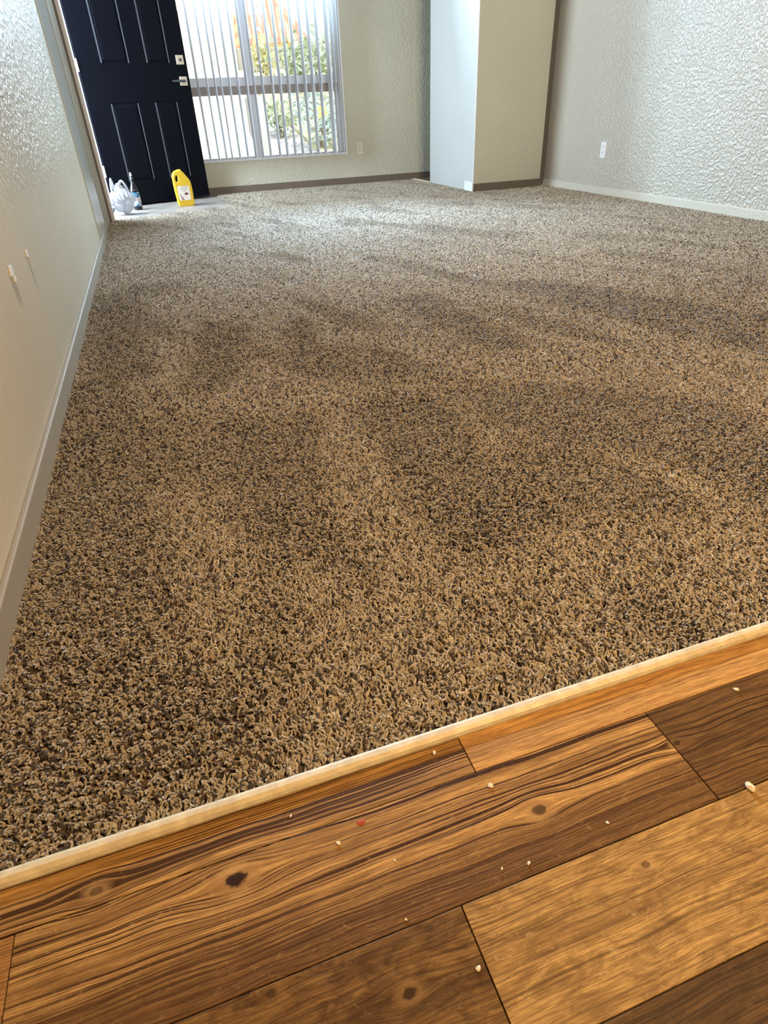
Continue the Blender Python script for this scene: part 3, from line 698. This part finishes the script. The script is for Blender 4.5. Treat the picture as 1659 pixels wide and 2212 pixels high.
# yellow house with red roof
hs = empty('yellow_house', (4.15, 24.2, 1.6)); tag(hs, 'yellow stucco house under a steep red clay tile roof', 'house')
obj('house_wall', bx(-.15, 1.4, 0, 2.6, -.8, 1.05), M['yellowwall'], hs)
bm = bmesh.new(); ap = [bm.verts.new((-.3, .9, 3.55)), bm.verts.new((-.3, 1.7, 3.55))]
base_ = [bm.verts.new(v) for v in ((-.3, -.3, 1.0), (1.62, -.3, 1.0), (1.62, 2.9, 1.0), (-.3, 2.9, 1.0))]
lo_ = [bm.verts.new(v) for v in ((-.3, -.3, .9), (1.62, -.3, .9), (1.62, 2.9, .9), (-.3, 2.9, .9))]
bm.faces.new((base_[0], base_[1], ap[0])); bm.faces.new((base_[1], base_[2], ap[1], ap[0])); bm.faces.new((base_[2], base_[3], ap[1])); bm.faces.new((base_[3], base_[0], ap[0], ap[1]))
for i in range(4): bm.faces.new((lo_[i], lo_[(i + 1) % 4], base_[(i + 1) % 4], base_[i]))
bm.faces.new(lo_); bmesh.ops.recalc_face_normals(bm, faces=bm.faces); rfo = obj('house_roof', bm, M['roof'], hs); rfo['label'] = 'red clay tile roof'
def plant(name, loc, rx, ry, rz_, n_, ls, m_, label, cat, trunk=None, group=None):
    e = empty(name, loc); tag(e, label, cat, group)
    rg = random.Random(hash(label) % 1000 if False else int(abs(loc[0] * 977 + loc[1] * 131))); bm = bmesh.new()
    blobs = [(Vector((rg.uniform(-.6, .6) * rx, rg.uniform(-.6, .6) * ry, rz_ * rg.uniform(.5, 1.5)))) for _ in range(9)]
    for i in range(n_):
        c = blobs[i % 9]; dv = Vector((rg.gauss(0, .33) * rx, rg.gauss(0, .33) * ry, rg.gauss(0, .28) * rz_)); p_ = c + dv
        if p_.z < 0.02: p_.z = abs(p_.z) + .02
        a = Vector((rg.gauss(0, 1), rg.gauss(0, 1), rg.gauss(0, 1))).normalized(); b_ = a.cross(Vector((rg.gauss(0, 1), rg.gauss(0, 1), rg.gauss(0, 1)))).normalized(); s = ls * rg.uniform(.6, 1.4)
        bm.faces.new([bm.verts.new(p_ + a * s), bm.verts.new(p_ + b_ * s * .45), bm.verts.new(p_ - a * s), bm.verts.new(p_ - b_ * s * .45)])
    obj('foliage', bm, m_, e)
    bm = bmesh.new()
    tz = rz_ * .9
    for q in range(5):
        t_ = blobs[q]; tube(bm, [(0, 0, -.1), (t_.x * .3, t_.y * .3, tz * .4), (t_.x * .8, t_.y * .8, max(.1, t_.z))], [trunk or .03, (trunk or .03) * .6, .008], 7)
    obj('stems', bm, M['bark'], e)
    return e
plant('tree', (3.95, 13.0, gz(13)), 1.0, .9, 1.45, 900, .075, M['leaf_blue'], 'sparse grey green tree outside the right edge of the upper pane', 'tree', .05)
plant('shrub', (3.5, 15.0, gz(15)), .62, .5, .50, 900, .06, M['leaf'], 'dense green shrub in front of the block wall under the red roof', 'shrub')
plant('shrub', (4.4, 16.4, gz(16.4)), .75, .5, .42, 900, .06, M['leaf_blue'], 'grey green shrub to the right of the dense green shrub', 'shrub')
plant('shrub', (2.95, 17.0, gz(17) - .1), .3, .4, .45, 500, .06, M['leaf_yellow'], 'yellow leaved shrub against the grey block wall', 'shrub')
fl_sh = plant('shrub', (2.55, 10.3, gz(10.3)), .33, .4, .42, 700, .05, M['leaf_blue'], 'pale feathery shrub close outside the lower right pane', 'shrub')
plant('shrub', (2.15, 11.3, gz(11.3)), .3, .3, .26, 420, .045, M['leaf'], 'low green shrub on the dry ground outside the lower pane', 'shrub')
bm = bmesh.new(); rg = random.Random(4)
for i in range(60):
    p_ = Vector((-.05 + rg.gauss(0, .035), -.34 + rg.gauss(0, .02), .47 + rg.gauss(0, .035))); a_ = rg.uniform(0, 6.28); u = Vector((math.cos(a_), .2, math.sin(a_))) * .022; v = Vector((-math.sin(a_), .2, math.cos(a_))) * .016
    bm.faces.new([bm.verts.new(p_ + u), bm.verts.new(p_ + v), bm.verts.new(p_ - u), bm.verts.new(p_ - v)])
obj('flower_head', bm, M['flower'], fl_sh)
